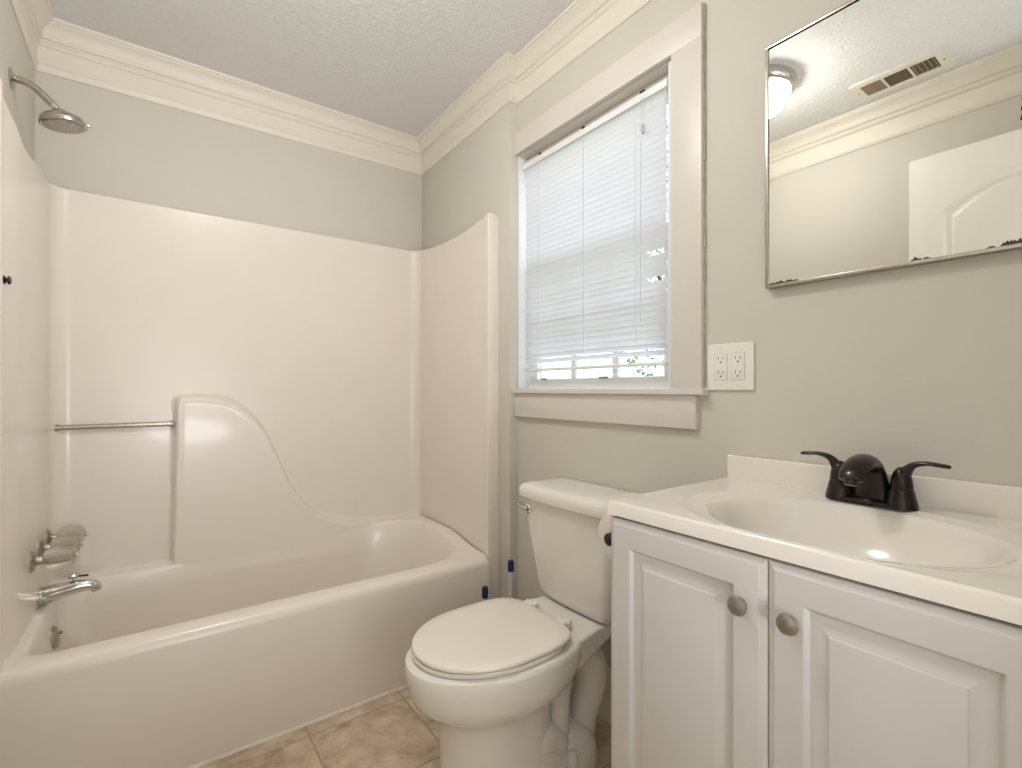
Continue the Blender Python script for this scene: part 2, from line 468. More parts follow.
# ---------------------------------------------------------------- tub and shower unit
XI0, XI1, YS, YI = -.290, 1.142, 1.708, 2.402     # inner faces of the surround
ZR = .398
ts = thing('bathtub', ((XI0 + XI1) / 2, 2.0, 0), 'cream fibreglass bathtub with moulded shower surround, filling the alcove', 'bathtub')
def rise(x, y):
    return .040 * sstep(1.78, 2.05, y) * sstep(.5, 1.05, x)
def rrect(x0, x1, y0, y1, rs, n=20, m=10):
    """rounded rectangle loop, rs = radii for corners (x0y0, x1y0, x1y1, x0y1)"""
    pts = []
    cs = [(x0, y0, PI, rs[0]), (x1, y0, 1.5 * PI, rs[1]), (x1, y1, 0, rs[2]), (x0, y1, .5 * PI, rs[3])]
    sg = [(1, 1), (-1, 1), (-1, -1), (1, -1)]
    arcs = []
    for (cx, cy, a0, r), (sx, sy) in zip(cs, sg):
        rx, ry = (r if isinstance(r, tuple) else (r, r))
        arcs.append([(cx + sx * rx + rx * math.cos(a0 + .5 * PI * k / n), cy + sy * ry + ry * math.sin(a0 + .5 * PI * k / n)) for k in range(n + 1)])
    for i in range(4):
        pts += arcs[i]
        a = arcs[i][-1]; b = arcs[(i + 1) % 4][0]
        for k in range(1, m): pts.append((a[0] + (b[0] - a[0]) * k / m, a[1] + (b[1] - a[1]) * k / m))
    return pts
bm = bmesh.new()
def ring(x0, x1, y0, y1, rs, z, lift=1.0, back=None):
    out = []
    for x, y in rrect(x0, x1, y0, y1, rs):
        if back is not None and y > 2.25:
            t = sstep(.02, .09, x) * sstep(.90, .70, x); y = y + (back - y) * t * sstep(2.25, 2.34, y)
        out.append((x, y, z + rise(x, y) * lift))
    return out
e = .004
OX0, OX1, OYF, OYB = XL + e, XI1 - .014, 1.682, YI + .03
loops = [ring(OX0, OX1, OYF + .004, OYB, (.004, .004, .004, .004), 0.0, 0),
         ring(OX0, OX1, OYF, OYB, (.004, .010, .004, .004), .02, 0),
         ring(OX0, OX1 + .000, OYF, OYB, (.004, .012, .004, .004), .365, 0),
         ring(OX0, OX1, OYF + .003, OYB, (.01, .02, .01, .01), ZR - .018, .3),
         ring(OX0, OX1, OYF + .010, OYB, (.015, .03, .01, .01), ZR - .006, .8),
         ring(OX0, OX1 + .006, OYF + .022, OYB, (.02, .04, .01, .01), ZR, 1),
         ring(XI0 + .016, 1.090, 1.752, 2.362, (.05, (.24, .15), (.24, .15), .06), ZR + .001, back=2.3565),
         ring(XI0 + .022, 1.083, 1.762, 2.3555, (.06, (.25, .15), (.25, .16), .06), ZR - .002, back=2.3563),
         ring(XI0 + .026, 1.076, 1.770, 2.352, (.06, (.26, .15), (.26, .16), .06), ZR - .012, back=2.3560),
         ring(XI0 + .029, 1.060, 1.778, 2.348, (.07, (.26, .15), (.26, .16), .07), ZR - .04, .6, back=2.354),
         ring(XI0 + .040, .99, 1.800, 2.330, (.09, (.26, .16), (.26, .16), .09), .20, 0, back=2.338),
         ring(XI0 + .075, .91, 1.825, 2.310, (.12, (.25, .18), (.25, .18), .12), .09, 0),
         ring(XI0 + .15, .82, 1.87, 2.27, (.10, .15, .15, .10), .068, 0),
         ring(XI0 + .35, .6, 1.98, 2.16, (.04, .06, .06, .04), .064, 0)]
quadstrip(bm, loops, True, False, True)
build('tub_shell', bm, 'fibre', ts, angle=50)

# surround walls
bulge = [(.064, .30), (.080, 1.035), (.085, 1.053), (.100, 1.061), (.15, 1.064), (.213, 1.060), (.262, 1.046), (.304, 1.023), (.345, .985), (.389, .930), (.425, .860),
         (.461, .772), (.50, .682), (.544, .604), (.585, .552), (.631, .510), (.70, .474), (.77, .456), (.87, .440), (.95, .436), (1.02, .437), (1.20, .437), (1.20, .30)]
def resamp(pl, step=.006):
    out = []
    for a, b in zip(pl, pl[1:]):
        n = max(1, int(math.dist(a, b) / step))
        for k in range(n): out.append((a[0] + (b[0] - a[0]) * k / n, a[1] + (b[1] - a[1]) * k / n))
    return out
import numpy as np
sp = [(v.x, v.y) for v in smooth_path([(p[0], p[1], 0) for p in bulge[1:22]], 6)]
poly = np.array([bulge[0]] + sp + [bulge[-1]])
bl_line = np.array(resamp([tuple(p) for p in poly[:-1]], .005))
def inside(px, pz):
    c = np.zeros(px.shape, bool); n = len(poly); j = n - 1
    for i in range(n):
        xi, zi = poly[i]; xj, zj = poly[j]
        cond = ((zi > pz) != (zj > pz)) & (px < (xj - xi) * (pz - zi) / (zj - zi + 1e-12) + xi)
        c ^= cond; j = i
    return c
def sdist(px, pz):
    d = np.full(px.shape, 9.0)
    for a, b in zip(poly[:-1], poly[1:]):
        ex, ez = b[0] - a[0], b[1] - a[1]; L2 = ex * ex + ez * ez + 1e-12
        t = np.clip(((px - a[0]) * ex + (pz - a[1]) * ez) / L2, 0, 1)
        d = np.minimum(d, np.hypot(px - a[0] - t * ex, pz - a[1] - t * ez))
    s = np.where(inside(px, pz), d, -d)
    s2 = .400 - pz                                  # everything under the ledge is bulged too
    return np.maximum(s, s2)
# plan path of the inner face
RC = .052
path = []
def P_(x, y, back=0): path.append((x, y, back))
P_(XI1 + .038, YS + .0035); P_(XI1 + .036, YS + .0005); P_(XI1 + .02, YS); P_(XI1 + .008, YS + .0005); P_(XI1 + .002, YS + .004); P_(XI1, YS + .012)
for k in range(1, 16): P_(XI1, YS + .012 + (YI - RC - YS - .012) * k / 16)
for k in range(0, 9): a = k / 8 * PI / 2; P_(XI1 - RC + RC * math.cos(a), YI - RC + RC * math.sin(a), 1)
xs = list(np.arange(XI1 - RC - .006, XI0 + RC + .003, -.006))
for x in xs: P_(float(x), YI, 1)
for k in range(0, 9): a = PI / 2 + k / 8 * PI / 2; P_(XI0 + RC + RC * math.cos(a), YI - RC + RC * math.sin(a), 1)
for k in range(1, 16): P_(XI0, YI - RC - (YI - RC - YS - .012) * k / 16)
P_(XI0, YS + .012); P_(XI0 - .002, YS + .004); P_(XI0 - .008, YS + .0005); P_(XI0 - .018, YS); P_(XI0 - .030, YS + .0005); P_(XI0 - .032, YS + .0035)
def ztop(x, y):
    if y > 2.36: return 1.818
    if x > .5: return 1.806 - .012 * math.sin(PI * sstep(1.75, 2.36, y)) + .016 * sstep(1.9, 1.72, y) + .012 * sstep(2.25, 2.38, y)
    pts = ((1.60, 1.862), (1.70, 1.855), (1.77, 1.824), (1.83, 1.800), (1.89, 1.784), (1.95, 1.776), (2.04, 1.783), (2.17, 1.806), (2.28, 1.816), (2.50, 1.818))
    for (a, za), (b, zb_) in zip(pts, pts[1:]):
        if a <= y <= b: return za + (zb_ - za) * (y - a) / (b - a)
    return 1.818
zrows = list(np.arange(0, 1.0001, 1 / 236))
path = [((x - .012 * sstep(1.86, 1.74, y)) if x < 0 and not b else x, y, b) for x, y, b in path]
PX = np.array([p[0] for p in path]); PY = np.array([p[1] for p in path])
ZT = np.array([ztop(p[0], p[1]) for p in path])
bk = np.array([p[2] for p in path])
loops = []
Z0 = .372
Zs = np.array([[Z0 + (zt - Z0) * t for zt in ZT] for t in zrows])
Xs = np.tile(PX, (len(zrows), 1))
sd = sdist(Xs, Zs)
w = np.clip((sd + .009) / .018, 0, 1); w = w * w * (3 - 2 * w)
bead = np.exp(-((sd - .014) / .010) ** 2) * .0018
disp = np.where(np.tile(bk, (len(zrows), 1)) > 0, .046 * w + bead * (Zs > .43), 0)
corner = np.clip((PX - (XI1 - .09)) / .09, 0, 1)
disp = disp * (1 - corner[None, :] * .75)
bm = bmesh.new()
loops = [[(float(PX[i]), float(PY[i] - disp[r, i]), float(Zs[r, i])) for i in range(len(path))] for r in range(len(zrows))]
# turn the top lip back to the wall
n_in = 6
def lip(d, z): 
    out = []
    for i, (x, y, b) in enumerate(path):
        cx, cy = .43, 1.2
        nx, ny = (0, 1) if (XI0 + RC < x < XI1 - RC and y > 2.2) else ((1, 0) if x > .5 else (-1, 0))
        if y > YI - RC and (x >= XI1 - RC or x <= XI0 + RC):
            ccx = XI1 - RC if x > .5 else XI0 + RC; v = Vector((x - ccx, y - (YI - RC), 0)).normalized(); nx, ny = v.x, v.y
        if i < n_in or i >= len(path) - n_in: dd = d * .05
        else: dd = d
        out.append((x + nx * dd, y + ny * dd, float(ZT[i]) + z))
    return out
loops += [lip(.003, .004), lip(.009, .006), lip(.021, .006)]
quadstrip(bm, loops, False)
build('surround', bm, 'fibre', ts, angle=60)
# flange strips to the floor, front edges
for nm, xa, xb in (('front_flange', XI1 - .012, XT - .0005), ('front_flange', XL + .0005, XI0 - .006)):
    bm = bmesh.new(); add_box(bm, xa, xb, YS - .004, YS + .022, 0.001, 1.822 if xa > 0 else 1.85, bev=.0035, seg=3)
    build(nm, bm, 'fibre', ts)
bm = bmesh.new(); add_tube(bm, [(XI0 + .012, YI - .012, .952), (.072, YI - .012, .953)], .0095, 20, k=1)
gb = build('grab_bar', bm, 'steel', ts)
for x in (XI0 + .012, .062):
    bm = bmesh.new(); add_lathe(bm, (x, YI - .012, .952), (1, 0, 0), [(0, .0125), (.010, .0125), (.011, .010)], 20); build('end_ferrule', bm, 'nickel', gb)
bm = bmesh.new()
nb = 60
l0 = []
for k in range(nb + 1):
    x = XL + .01 + (XI1 - .015 - XL - .01) * k / nb; wv = .0015 * math.sin(k * 1.7) + .001 * math.sin(k * 4.1)
    l0.append([(x, 1.6865, .0005), (x, 1.677 + wv, .0005), (x, 1.678 + wv, .003), (x, 1.680, .006), (x, 1.6865, .007)])
quadstrip(bm, l0, True, True, True); build('caulk_bead', bm, 'rubber', ts)
bm = bmesh.new(); OVP = Vector((XI0 + .036, 2.165, .285))
ovn = Vector((1, 0, .14)).normalized()
add_lathe(bm, OVP, ovn, [(-.006, .036), (.004, .036), (.008, .033), (.011, .020), (.012, .006)], 32)
ov = build('overflow_plate', bm, 'nickel', ts)
bm = bmesh.new(); add_lathe(bm, OVP + ovn * .011 + Vector((0, 0, .01)), ovn, [(0, .005), (.008, .006), (.010, .004)], 14); build('trip_lever', bm, 'nickel', ov)

# tub faucet handles
def handle(y, label, first=None, z=.575):
    if first:
        t = copy_tree(first); t.location = (XI0, y, z); tag(t, label, 'faucet handle', 'tub faucet handles'); return t
    t = thing('tub_faucet_handle', (XI0, y, z), label, 'faucet handle', 'tub faucet handles')
    bm = bmesh.new(); add_lathe(bm, (XI0, y, z), (1, 0, 0), [(-.001, .033), (.003, .033), (.008, .028), (.011, .016), (.016, .013), (.032, .012)], 28); build('escutcheon', bm, 'nickel', t)
    bm = bmesh.new(); n = 48; loops = []
    for tt, r, am in ((.026, .012, 0), (.030, .024, .001), (.040, .0295, .003), (.060, .031, .0035), (.080, .029, .003), (.094, .025, .002), (.101, .013, 0)):
        loops.append([(XI0 + tt, y + math.cos(2 * PI * k / n) * (r + am * math.cos(8 * 2 * PI * k / n)), z + math.sin(2 * PI * k / n) * (r + am * math.cos(8 * 2 * PI * k / n))) for k in range(n)])
    quadstrip(bm, loops, True, True, True); kn = build('knob', bm, 'acrylic', t)
    bm = bmesh.new(); add_lathe(bm, (XI0 + .102, y, z), (1, 0, 0), [(0, .009), (.003, .0085), (.004, .004)], 20); build('index_cap', bm, 'nickel', kn)
    bm = bmesh.new(); add_lathe(bm, (XI0 + .030, y, z), (1, 0, 0), [(0, .007), (.055, .007), (.056, .003)], 14); build('stem', bm, 'nickel', t)
    return t
h1 = handle(2.035, 'clear acrylic tub handle nearest the room, closest to the front of the tub')
handle(2.175, 'clear acrylic tub handle in the middle, above the chrome spout', h1)
handle(2.315, 'clear acrylic tub handle farthest back, nearest the back wall of the surround', h1)

# spout
Ys = 2.155
sp_ = thing('tub_spout', (XI0, Ys, .43), 'polished chrome tub spout below the acrylic handles', 'tub spout')
bm = bmesh.new()
add_tube(bm, [(XI0 - .001, Ys, .430), (XI0 + .02, Ys, .431), (XI0 + .06, Ys, .436), (XI0 + .10, Ys, .441), (XI0 + .128, Ys, .438), (XI0 + .140, Ys, .428), (XI0 + .143, Ys, .418)],
         [.0295, .0285, .0245, .021, .0185, .016, .014], 28)
so = build('spout_body', bm, 'chrome', sp_)
bm = bmesh.new(); add_lathe(bm, (XI0 + .0005, Ys, .43), (1, 0, 0), [(0, .032), (.004, .032), (.006, .029)], 28); build('collar', bm, 'chrome', sp_)
bm = bmesh.new(); add_lathe(bm, (XI0 + .085, Ys, .459), (0, 0, 1), [(0, .005), (.010, .005), (.012, .014), (.020, .016), (.025, .012), (.027, .004)], 20)
dv = build('diverter_knob', bm, 'chrome', sp_)
bm = bmesh.new(); add_tube(bm, [(XI0 + .098, Ys - .002, .474), (XI0 + .122, Ys - .003, .473)], .0032, 10, k=1); build('diverter_pin', bm, 'black', dv)

# shower head
sh = thing('shower_head', (XL, 2.06, 2.0), 'round chrome shower head on a bent arm high above the tub faucet', 'shower head')
bm = bmesh.new(); add_lathe(bm, (XL - .001, 2.06, 2.017), (1, 0, 0), [(0, .030), (.004, .030), (.008, .022), (.012, .012)], 28); build('wall_flange', bm, 'steel', sh)
AE = Vector((-.243, 2.06, 1.967))
bm = bmesh.new(); add_tube(bm, [(XL, 2.06, 2.017), (-.315, 2.06, 2.018), (-.292, 2.06, 2.011), (-.268, 2.06, 1.992), tuple(AE)], .0105, 18); build('shower_arm', bm, 'steel', sh)
dd = Vector((.6, 0, -.8)).normalized()
bm = bmesh.new(); add_lathe(bm, AE, dd, [(-.004, .0105), (.010, .0105), (.011, .008), (.016, .0115), (.024, .013), (.032, .010), (.034, .006)], 20); build('ball_joint', bm, 'chrome', sh)
HC = Vector((-.222, 2.06, 1.926)); hd = Vector((.14, .02, -1)).normalized()
bm = bmesh.new(); add_lathe(bm, HC, hd, [(-.032, .012), (-.026, .018), (-.018, .034), (-.010, .048), (-.004, .053), (.000, .055), (.008, .055), (.010, .058), (.014, .058), (.016, .054), (.015, .050)], 40)
hdm = build('head_shell', bm, 'steel', sh)
bm = bmesh.new(); add_lathe(bm, HC + hd * .0155, hd, [(0, .050), (.003, .048), (.004, .02)], 36)
a_, b_ = basis(hd)
for rr_, nn in ((.012, 6), (.024, 12), (.036, 18), (.044, 24)):
    for k in range(nn):
        q = HC + hd * .018 + a_ * rr_ * math.cos(2 * PI * k / nn) + b_ * rr_ * math.sin(2 * PI * k / nn); add_lathe(bm, q, hd, [(0, .0018), (.004, .0012)], 6)
build('spray_face', bm, 'nickel', hdm)
bm = bmesh.new(); q = HC + hd * .006 + Vector((.056, -.02, 0)); add_lathe(bm, q, Vector((1, -.4, 0)), [(-.004, .007), (.008, .007), (.012, .004)], 14); build('spray_lever', bm, 'chrome', hdm)

# small dark knob on the surround at the very edge of the frame
bm = bmesh.new(); add_lathe(bm, (XI0 - .013, 1.765, 1.368), (1, 0, 0), [(0, .011), (.004, .011), (.006, .006), (.008, .006), (.010, .011), (.014, .010), (.016, .004)], 18)
tag(build('wall_hook', bm, 'black'), 'small dark hook on the left shower wall at the frame edge', 'hook')

# ---------------------------------------------------------------- toilet
TY = 1.136
to = thing('toilet', (.9, TY, 0), 'white two-piece toilet with closed lid between tub and vanity', 'toilet')
def egg(x0, x1, hw, z, n=64, p=2.0, mid=.55, sq=0.0):
    """horizontal egg: front tip x0, back x1, widest at mid; sq squares the back"""
    xm = x0 + (x1 - x0) * mid; pts = []
    for k in range(n):
        a = 2 * PI * k / n; c, s = math.cos(a), math.sin(a)
        if c < 0: x = xm + (xm - x0) * c; y = hw * s
        else:
            pw = 2 / (2 + sq); x = xm + (x1 - xm) * abs(c) ** pw; y = hw * math.copysign(abs(s) ** pw, s)
        pts.append((x, TY + y, z))
    return pts
bm = bmesh.new()
loops = [egg(.606, 1.07, .126, 0.0, sq=2, mid=.45), egg(.606, 1.07, .126, .015, sq=2, mid=.45), egg(.611, 1.05, .121, .03, sq=2, mid=.45),
         egg(.613, .99, .116, .07, sq=1.5, mid=.45), egg(.614, .94, .114, .13, sq=1, mid=.45), egg(.612, .93, .115, .19, sq=1, mid=.48), egg(.606, .94, .121, .225, sq=.6, mid=.5),
         egg(.590, .965, .135, .246, sq=.3), egg(.566, .985, .156, .265, sq=.3), egg(.539, 1.0, .172, .288, sq=.5), egg(.525, 1.01, .180, .318, sq=.8), egg(.519, 1.015, .1845, .350, sq=1),
         egg(.517, 1.015, .186, .376, sq=1), egg(.520, 1.012, .184, .388, sq=1), egg(.532, 1.004, .176, .393, sq=1),
         egg(.575, .93, .13, .393), egg(.585, .92, .122, .38), egg(.63, .86, .09, .26), egg(.68, .80, .05, .20)]
quadstrip(bm, loops, True, True, True)
build('bowl', bm, 'china', to, angle=50)
# rear deck that carries the tank, swept backwards out of the bowl
bm = bmesh.new(); loops = []
for x, hw, z0_, z1_ in ((.80, .150, .30, .388), (.86, .158, .300, .392), (.92, .159, .298, .3955), (.98, .150, .30, .3975), (1.04, .138, .315, .398), (1.10, .134, .335, .3985), (1.17, .134, .350, .3985), (1.200, .130, .355, .397), (1.206, .122, .362, .390)):
    r_ = .010; rb_ = .035 if z1_ - z0_ > .06 else .015
    cs = []
    for (cy_, cz_, a0, rr_) in ((TY + hw - r_, z1_ - r_, 0, r_), (TY - hw + r_, z1_ - r_, PI / 2, r_), (TY - hw + rb_, z0_ + rb_, PI, rb_), (TY + hw - rb_, z0_ + rb_, 1.5 * PI, rb_)):
        for k in range(7): a = a0 + k / 6 * PI / 2; cs.append((x, cy_ + rr_ * math.cos(a), cz_ + rr_ * math.sin(a)))
    loops.append(cs)
quadstrip(bm, loops, True, True, True)
build('deck', bm, 'china', to, angle=60)
# trapway, cast on both sides
bm = bmesh.new()
for s in (-1, 1):
    yo = TY + s * .055
    add_tube(bm, [(.945, TY + s * .062, .03), (.948, TY + s * .070, .10), (.950, TY + s * .070, .17), (.955, TY + s * .066, .235), (.975, TY + s * .060, .285), (1.015, yo, .310), (1.062, yo, .290), (1.090, yo, .235), (1.085, yo, .175), (1.060, yo, .11), (1.05, yo, .02)],
             [.031, .031, .032, .036, .044, .052, .056, .056, .052, .046, .045], 24)
    add_tube(bm, [(.80, TY + s * .040, .03), (.835, TY + s * .062, .085), (.875, TY + s * .074, .112), (.915, TY + s * .074, .105), (.945, TY + s * .070, .06), (.95, TY + s * .06, .01)], [.03, .038, .042, .042, .040, .04], 22)
    add_lathe(bm, (1.0, TY + s * .055, 0), (0, 0, 1), [(0, .088), (.03, .087), (.06, .080), (.085, .066), (.105, .046), (.115, .02), (.117, .002)], 36)
add_tube(bm, [(.94, TY, .34), (1.02, TY, .33), (1.08, TY, .26), (1.07, TY, .14), (1.05, TY, .02)], [.06, .06, .06, .055, .055], 20)
build('trapway', bm, 'china', to, angle=60)
for s in (-1, 1):
    bm = bmesh.new(); add_lathe(bm, (.952, TY + s * .128, 0.0), (0, 0, 1), [(0, .034), (.016, .032), (.024, .020), (.026, .016), (.060, .0155), (.074, .013), (.078, .006)], 20); build('bolt_cap', bm, 'china', to)
# seat and lid
bm = bmesh.new()
quadstrip(bm, [egg(.544, .955, .170, .3945, sq=1.2, mid=.55), egg(.539, .958, .174, .397, sq=1.2), egg(.537, .960, .176, .404, sq=1.2), egg(.539, .958, .174, .408, sq=1.2), egg(.60, .93, .12, .409)], True, True, True)
build('seat', bm, 'seat', to, angle=60)
bm = bmesh.new()
quadstrip(bm, [egg(.60, .93, .12, .410), egg(.544, .950, .170, .410, sq=2.4, mid=.5), egg(.540, .954, .174, .4115, sq=2.4, mid=.5), egg(.539, .955, .175, .415, sq=2.4, mid=.5), egg(.540, .954, .174, .4205, sq=2.4, mid=.5), egg(.544, .950, .170, .4225, sq=2.4, mid=.5), egg(.57, .93, .14, .424, sq=2, mid=.5), egg(.64, .88, .08, .4245, mid=.5)], True, True, True)
build('lid', bm, 'seat', to, angle=60)
for s in (-1, 1):
    bm = bmesh.new(); add_box(bm, .945, .985, TY + s * .075 - .018, TY + s * .075 + .018, .3985, .424, bev=.006, seg=3)
    add_tube(bm, [(.968, TY + s * .075 - .024, .416), (.968, TY + s * .075 + .024, .416)], .007, 12, k=1); build('hinge', bm, 'seat', to)
# tank
def rl(x0, x1, hw, z, r=.03, bow=.0):
    out = []
    for x, y in rrect(x0, x1, TY - hw, TY + hw, (r, r, r, r), 8, 6):
        f = max(0, (x1 - x) / (x1 - x0)); out.append((x - bow * f * (1 - ((y - TY) / hw) ** 2), y, z))
    return out
bm = bmesh.new()
quadstrip(bm, [rl(1.075, 1.195, .142, .402, .03, .006), rl(1.062, 1.203, .156, .408, .032, .008), rl(1.055, 1.206, .163, .430, .032, .010), rl(1.045, 1.210, .178, .52, .032, .012), rl(1.036, 1.212, .194, .62, .032, .014), rl(1.030, 1.214, .208, .728, .032, .014)], True, True, True)
tk = build('tank', bm, 'china', to, angle=50)
bm = bmesh.new()
quadstrip(bm, [rl(1.020, 1.218, .214, .727, .03, .014), rl(1.014, 1.220, .220, .731, .032, .015), rl(1.012, 1.221, .222, .745, .034, .015), rl(1.014, 1.220, .221, .760, .034, .015), rl(1.022, 1.218, .214, .770, .034, .015), rl(1.045, 1.205, .195, .775, .03, .012), rl(1.10, 1.16, .12, .777, .02)], True, True, True)
build('tank_lid', bm, 'china', to, angle=50)
LY = TY + .165
bm = bmesh.new(); add_lathe(bm, (1.029, LY, .690), (-1, 0, 0), [(-.004, .017), (.007, .017), (.012, .012)], 24)
add_tube(bm, [(1.018, LY - .004, .690), (1.012, LY + .012, .694), (1.009, LY + .026, .700), (1.008, LY + .038, .702)], [.009, .0095, .0085, .007], 14, flat=[1, .8, .6, .6])
build('flush_lever', bm, 'chrome', tk)
for y in (TY - .10, TY + .10):
    bm = bmesh.new(); add_lathe(bm, (1.09, y, .402), (0, 0, -1), [(0, .008), (.004, .008), (.0045, .005), (.012, .005)], 8); build('tank_bolt', bm, 'black', tk)

# two blue-capped handles behind the toilet
def brush(x, y, zt, label, first=None):
    if first:
        t = copy_tree(first); t.location = (x, y, zt - .427); tag(t, label, 'toilet brush', 'blue-capped cleaning brushes'); return t
    t = thing('toilet_brush', (x, y, 0), label, 'toilet brush', 'blue-capped cleaning brushes')
    bm = bmesh.new(); add_lathe(bm, (x, y, .10), (0, 0, 1), [(0, .008), (.06, .009), (.283, .0105), (.285, .006)], 18); build('handle', bm, 'grey_plastic', t)
    bm = bmesh.new(); add_lathe(bm, (x, y, .383), (0, 0, 1), [(0, .0125), (.032, .0130), (.041, .011), (.044, .005)], 18); build('handle_cap', bm, 'navy', t)
    bm = bmesh.new(); add_lathe(bm, (x, y, .012), (0, 0, 1), [(0, .02), (.02, .032), (.06, .034), (.09, .018), (.10, .008)], 20); build('brush_head', bm, 'grey_plastic', t)
    return t
b1 = brush(1.130, 1.545, .427, 'blue-capped white brush handle standing against the wall behind the toilet')
b2 = brush(1.046, 1.600, .327, 'shorter blue-capped handle beside the tub apron, behind the toilet lid', b1)
b2.location.z = 0
for ch in b2.children:
    if ch.name.startswith('handle_cap'): ch.location.z -= .10
    elif ch.name.startswith('handle'):
        ch.scale.z = .66; ch.location.z -= .05

# ---------------------------------------------------------------- vanity
VX, VY0, VY1, ZT_ = .7585, .060, .697, .8635
vc = thing('vanity_cabinet', (.99, .376, 0), 'white two-door vanity cabinet with raised panel doors, under the sink top', 'cabinet')
bm = bmesh.new()
add_box(bm, VX + .020, XW - .002, VY0, VY0 + .016, .0, .834, bev=.001)
add_box(bm, VX + .020, XW - .002, VY1 - .016, VY1, .0, .834, bev=.001)
add_box(bm, VX + .020, VX + .036, VY0 + .016, VY1 - .016, .09, .834)
add_box(bm, VX + .07, VX + .085, VY0 + .016, VY1 - .016, .0, .09)
add_box(bm, VX + .036, XW - .002, VY0 + .016, VY1 - .016, .09, .104)
build('carcass', bm, 'cab', vc)
def door(y0, y1, z0, z1, kny):
    bm = bmesh.new(); F = VX
    def rc(i, d): return [(F + d, y0 + i, z0 + i), (F + d, y1 - i, z0 + i), (F + d, y1 - i, z1 - i), (F + d, y0 + i, z1 - i)]
    L_ = [rc(0, .0185), rc(0, .0075), rc(.001, .0055), rc(.003, .0042), rc(.0105, .0012), rc(.0115, .0003), rc(.0125, 0), rc(.052, 0), rc(.0535, .0010), rc(.056, .0050), rc(.0585, .0072), rc(.061, .0078), rc(.068, .0078),
          rc(.071, .0072), rc(.0835, .0030), rc(.0845, .0018), rc(.087, .0010)]
    quadstrip(bm, L_, True, True, True)
    d = build('door', bm, 'cab', vc, angle=20)
    bm = bmesh.new(); add_lathe(bm, (F + .0005, kny, .749), (-1, 0, 0), [(0, .009), (.002, .0085), (.004, .0062), (.007, .0062), (.009, .010), (.011, .0148), (.0145, .0158), (.0185, .0142), (.021, .009), (.0222, .003)], 32)
    build('knob', bm, 'nickel', d)
door(.3765, .6955, .105, .829, .415)
door(.062, .3755, .105, .829, .339)

# moulded sink top
st = thing('vanity_sink', (.98, .378, .83), 'glossy white one-piece sink top with oval basin and short backsplash', 'sink')
bm = bmesh.new()
cx, cy = .948, .350; X0, X1, Y0, Y1 = .757, XW - .001, .052, .699
NA = 160
def rayrect(a, i=0.0):
    c, s = math.cos(a), math.sin(a); x0, x1, y0, y1 = X0 + i, X1 - i * .0, Y0 + i, Y1 - i
    t = 1e9
    if c > 1e-9: t = min(t, (x1 - cx) / c)
    if c < -1e-9: t = min(t, (x0 - cx) / c)
    if s > 1e-9: t = min(t, (y1 - cy) / s)
    if s < -1e-9: t = min(t, (y0 - cy) / s)
    return cx + c * t, cy + s * t
ca = [math.atan2(y - cy, x - cx) for x in (X0, X1) for y in (Y0, Y1)]
A = [2 * PI * k / NA - PI for k in range(NA)]
for c in ca:
    k = min(range(NA), key=lambda i: abs(A[i] - c)); A[k] = c
def ell(rx, ry, z, dx=0): return [(cx + dx + rx * math.cos(a), cy + ry * math.sin(a), z) for a in A]
def rec(i, z): return [(*rayrect(a, i), z) for a in A]
def mixl(l0, l1, t, z): return [(p[0] + (q[0] - p[0]) * t, p[1] + (q[1] - p[1]) * t, z) for p, q in zip(l0, l1)]
RX, RY = .177, .218
E0 = ell(RX, RY, 0); R0 = rec(.0045, 0)
Es = ell(RX + .022, RY + .052, 0)
def clampl(lp, i=.010):
    return [(min(max(p[0], X0 + i), X1 - .03), min(max(p[1], Y0 + i), Y1 - i), p[2]) for p in lp]
Es = clampl(Es)
loops = [rec(0, .8355), rec(.0, .838), rec(0, .858), rec(.0012, .8613), rec(.0038, ZT_), rec(.0045, ZT_), mixl(R0, Es, .6, ZT_ + .0004), mixl(R0, Es, .85, ZT_ + .0006), mixl(Es, Es, 0, ZT_ + .0012),
         mixl(Es, E0, .12, ZT_ + .0002), mixl(Es, E0, .4, ZT_ - .0015), mixl(Es, E0, .8, ZT_ - .003), ell(RX + .001, RY + .001, ZT_ - .0040), ell(RX - .001, RY - .001, ZT_ - .0055),
         ell(RX - .004, RY - .004, ZT_ - .008), ell(RX - .010, RY - .011, ZT_ - .018), ell(RX - .020, RY - .022, ZT_ - .040), ell(RX - .036, RY - .040, ZT_ - .070),
         ell(RX - .062, RY - .070, ZT_ - .100), ell(RX - .100, RY - .112, ZT_ - .120), ell(.03, .04, ZT_ - .128), ell(.021, .021, ZT_ - .130)]
quadstrip(bm, loops, True, False, True)
# underside
u0 = rec(0, .8355); u1 = rec(.03, .8355)
quadstrip(bm, [u0, u1], True, False, False)
basin = build('countertop', bm, 'marble', st, angle=45)
bm = bmesh.new(); add_box(bm, XW - .021, XW - .0005, Y0, Y1, ZT_ - .002, .921, bev=.004, seg=3); build('backsplash', bm, 'marble', st)
bm = bmesh.new(); add_lathe(bm, (cx, cy, ZT_ - .1305), (0, 0, 1), [(0, .022), (.003, .022), (.004, .018), (.0035, .010)], 24); build('drain', bm, 'bronze', st)

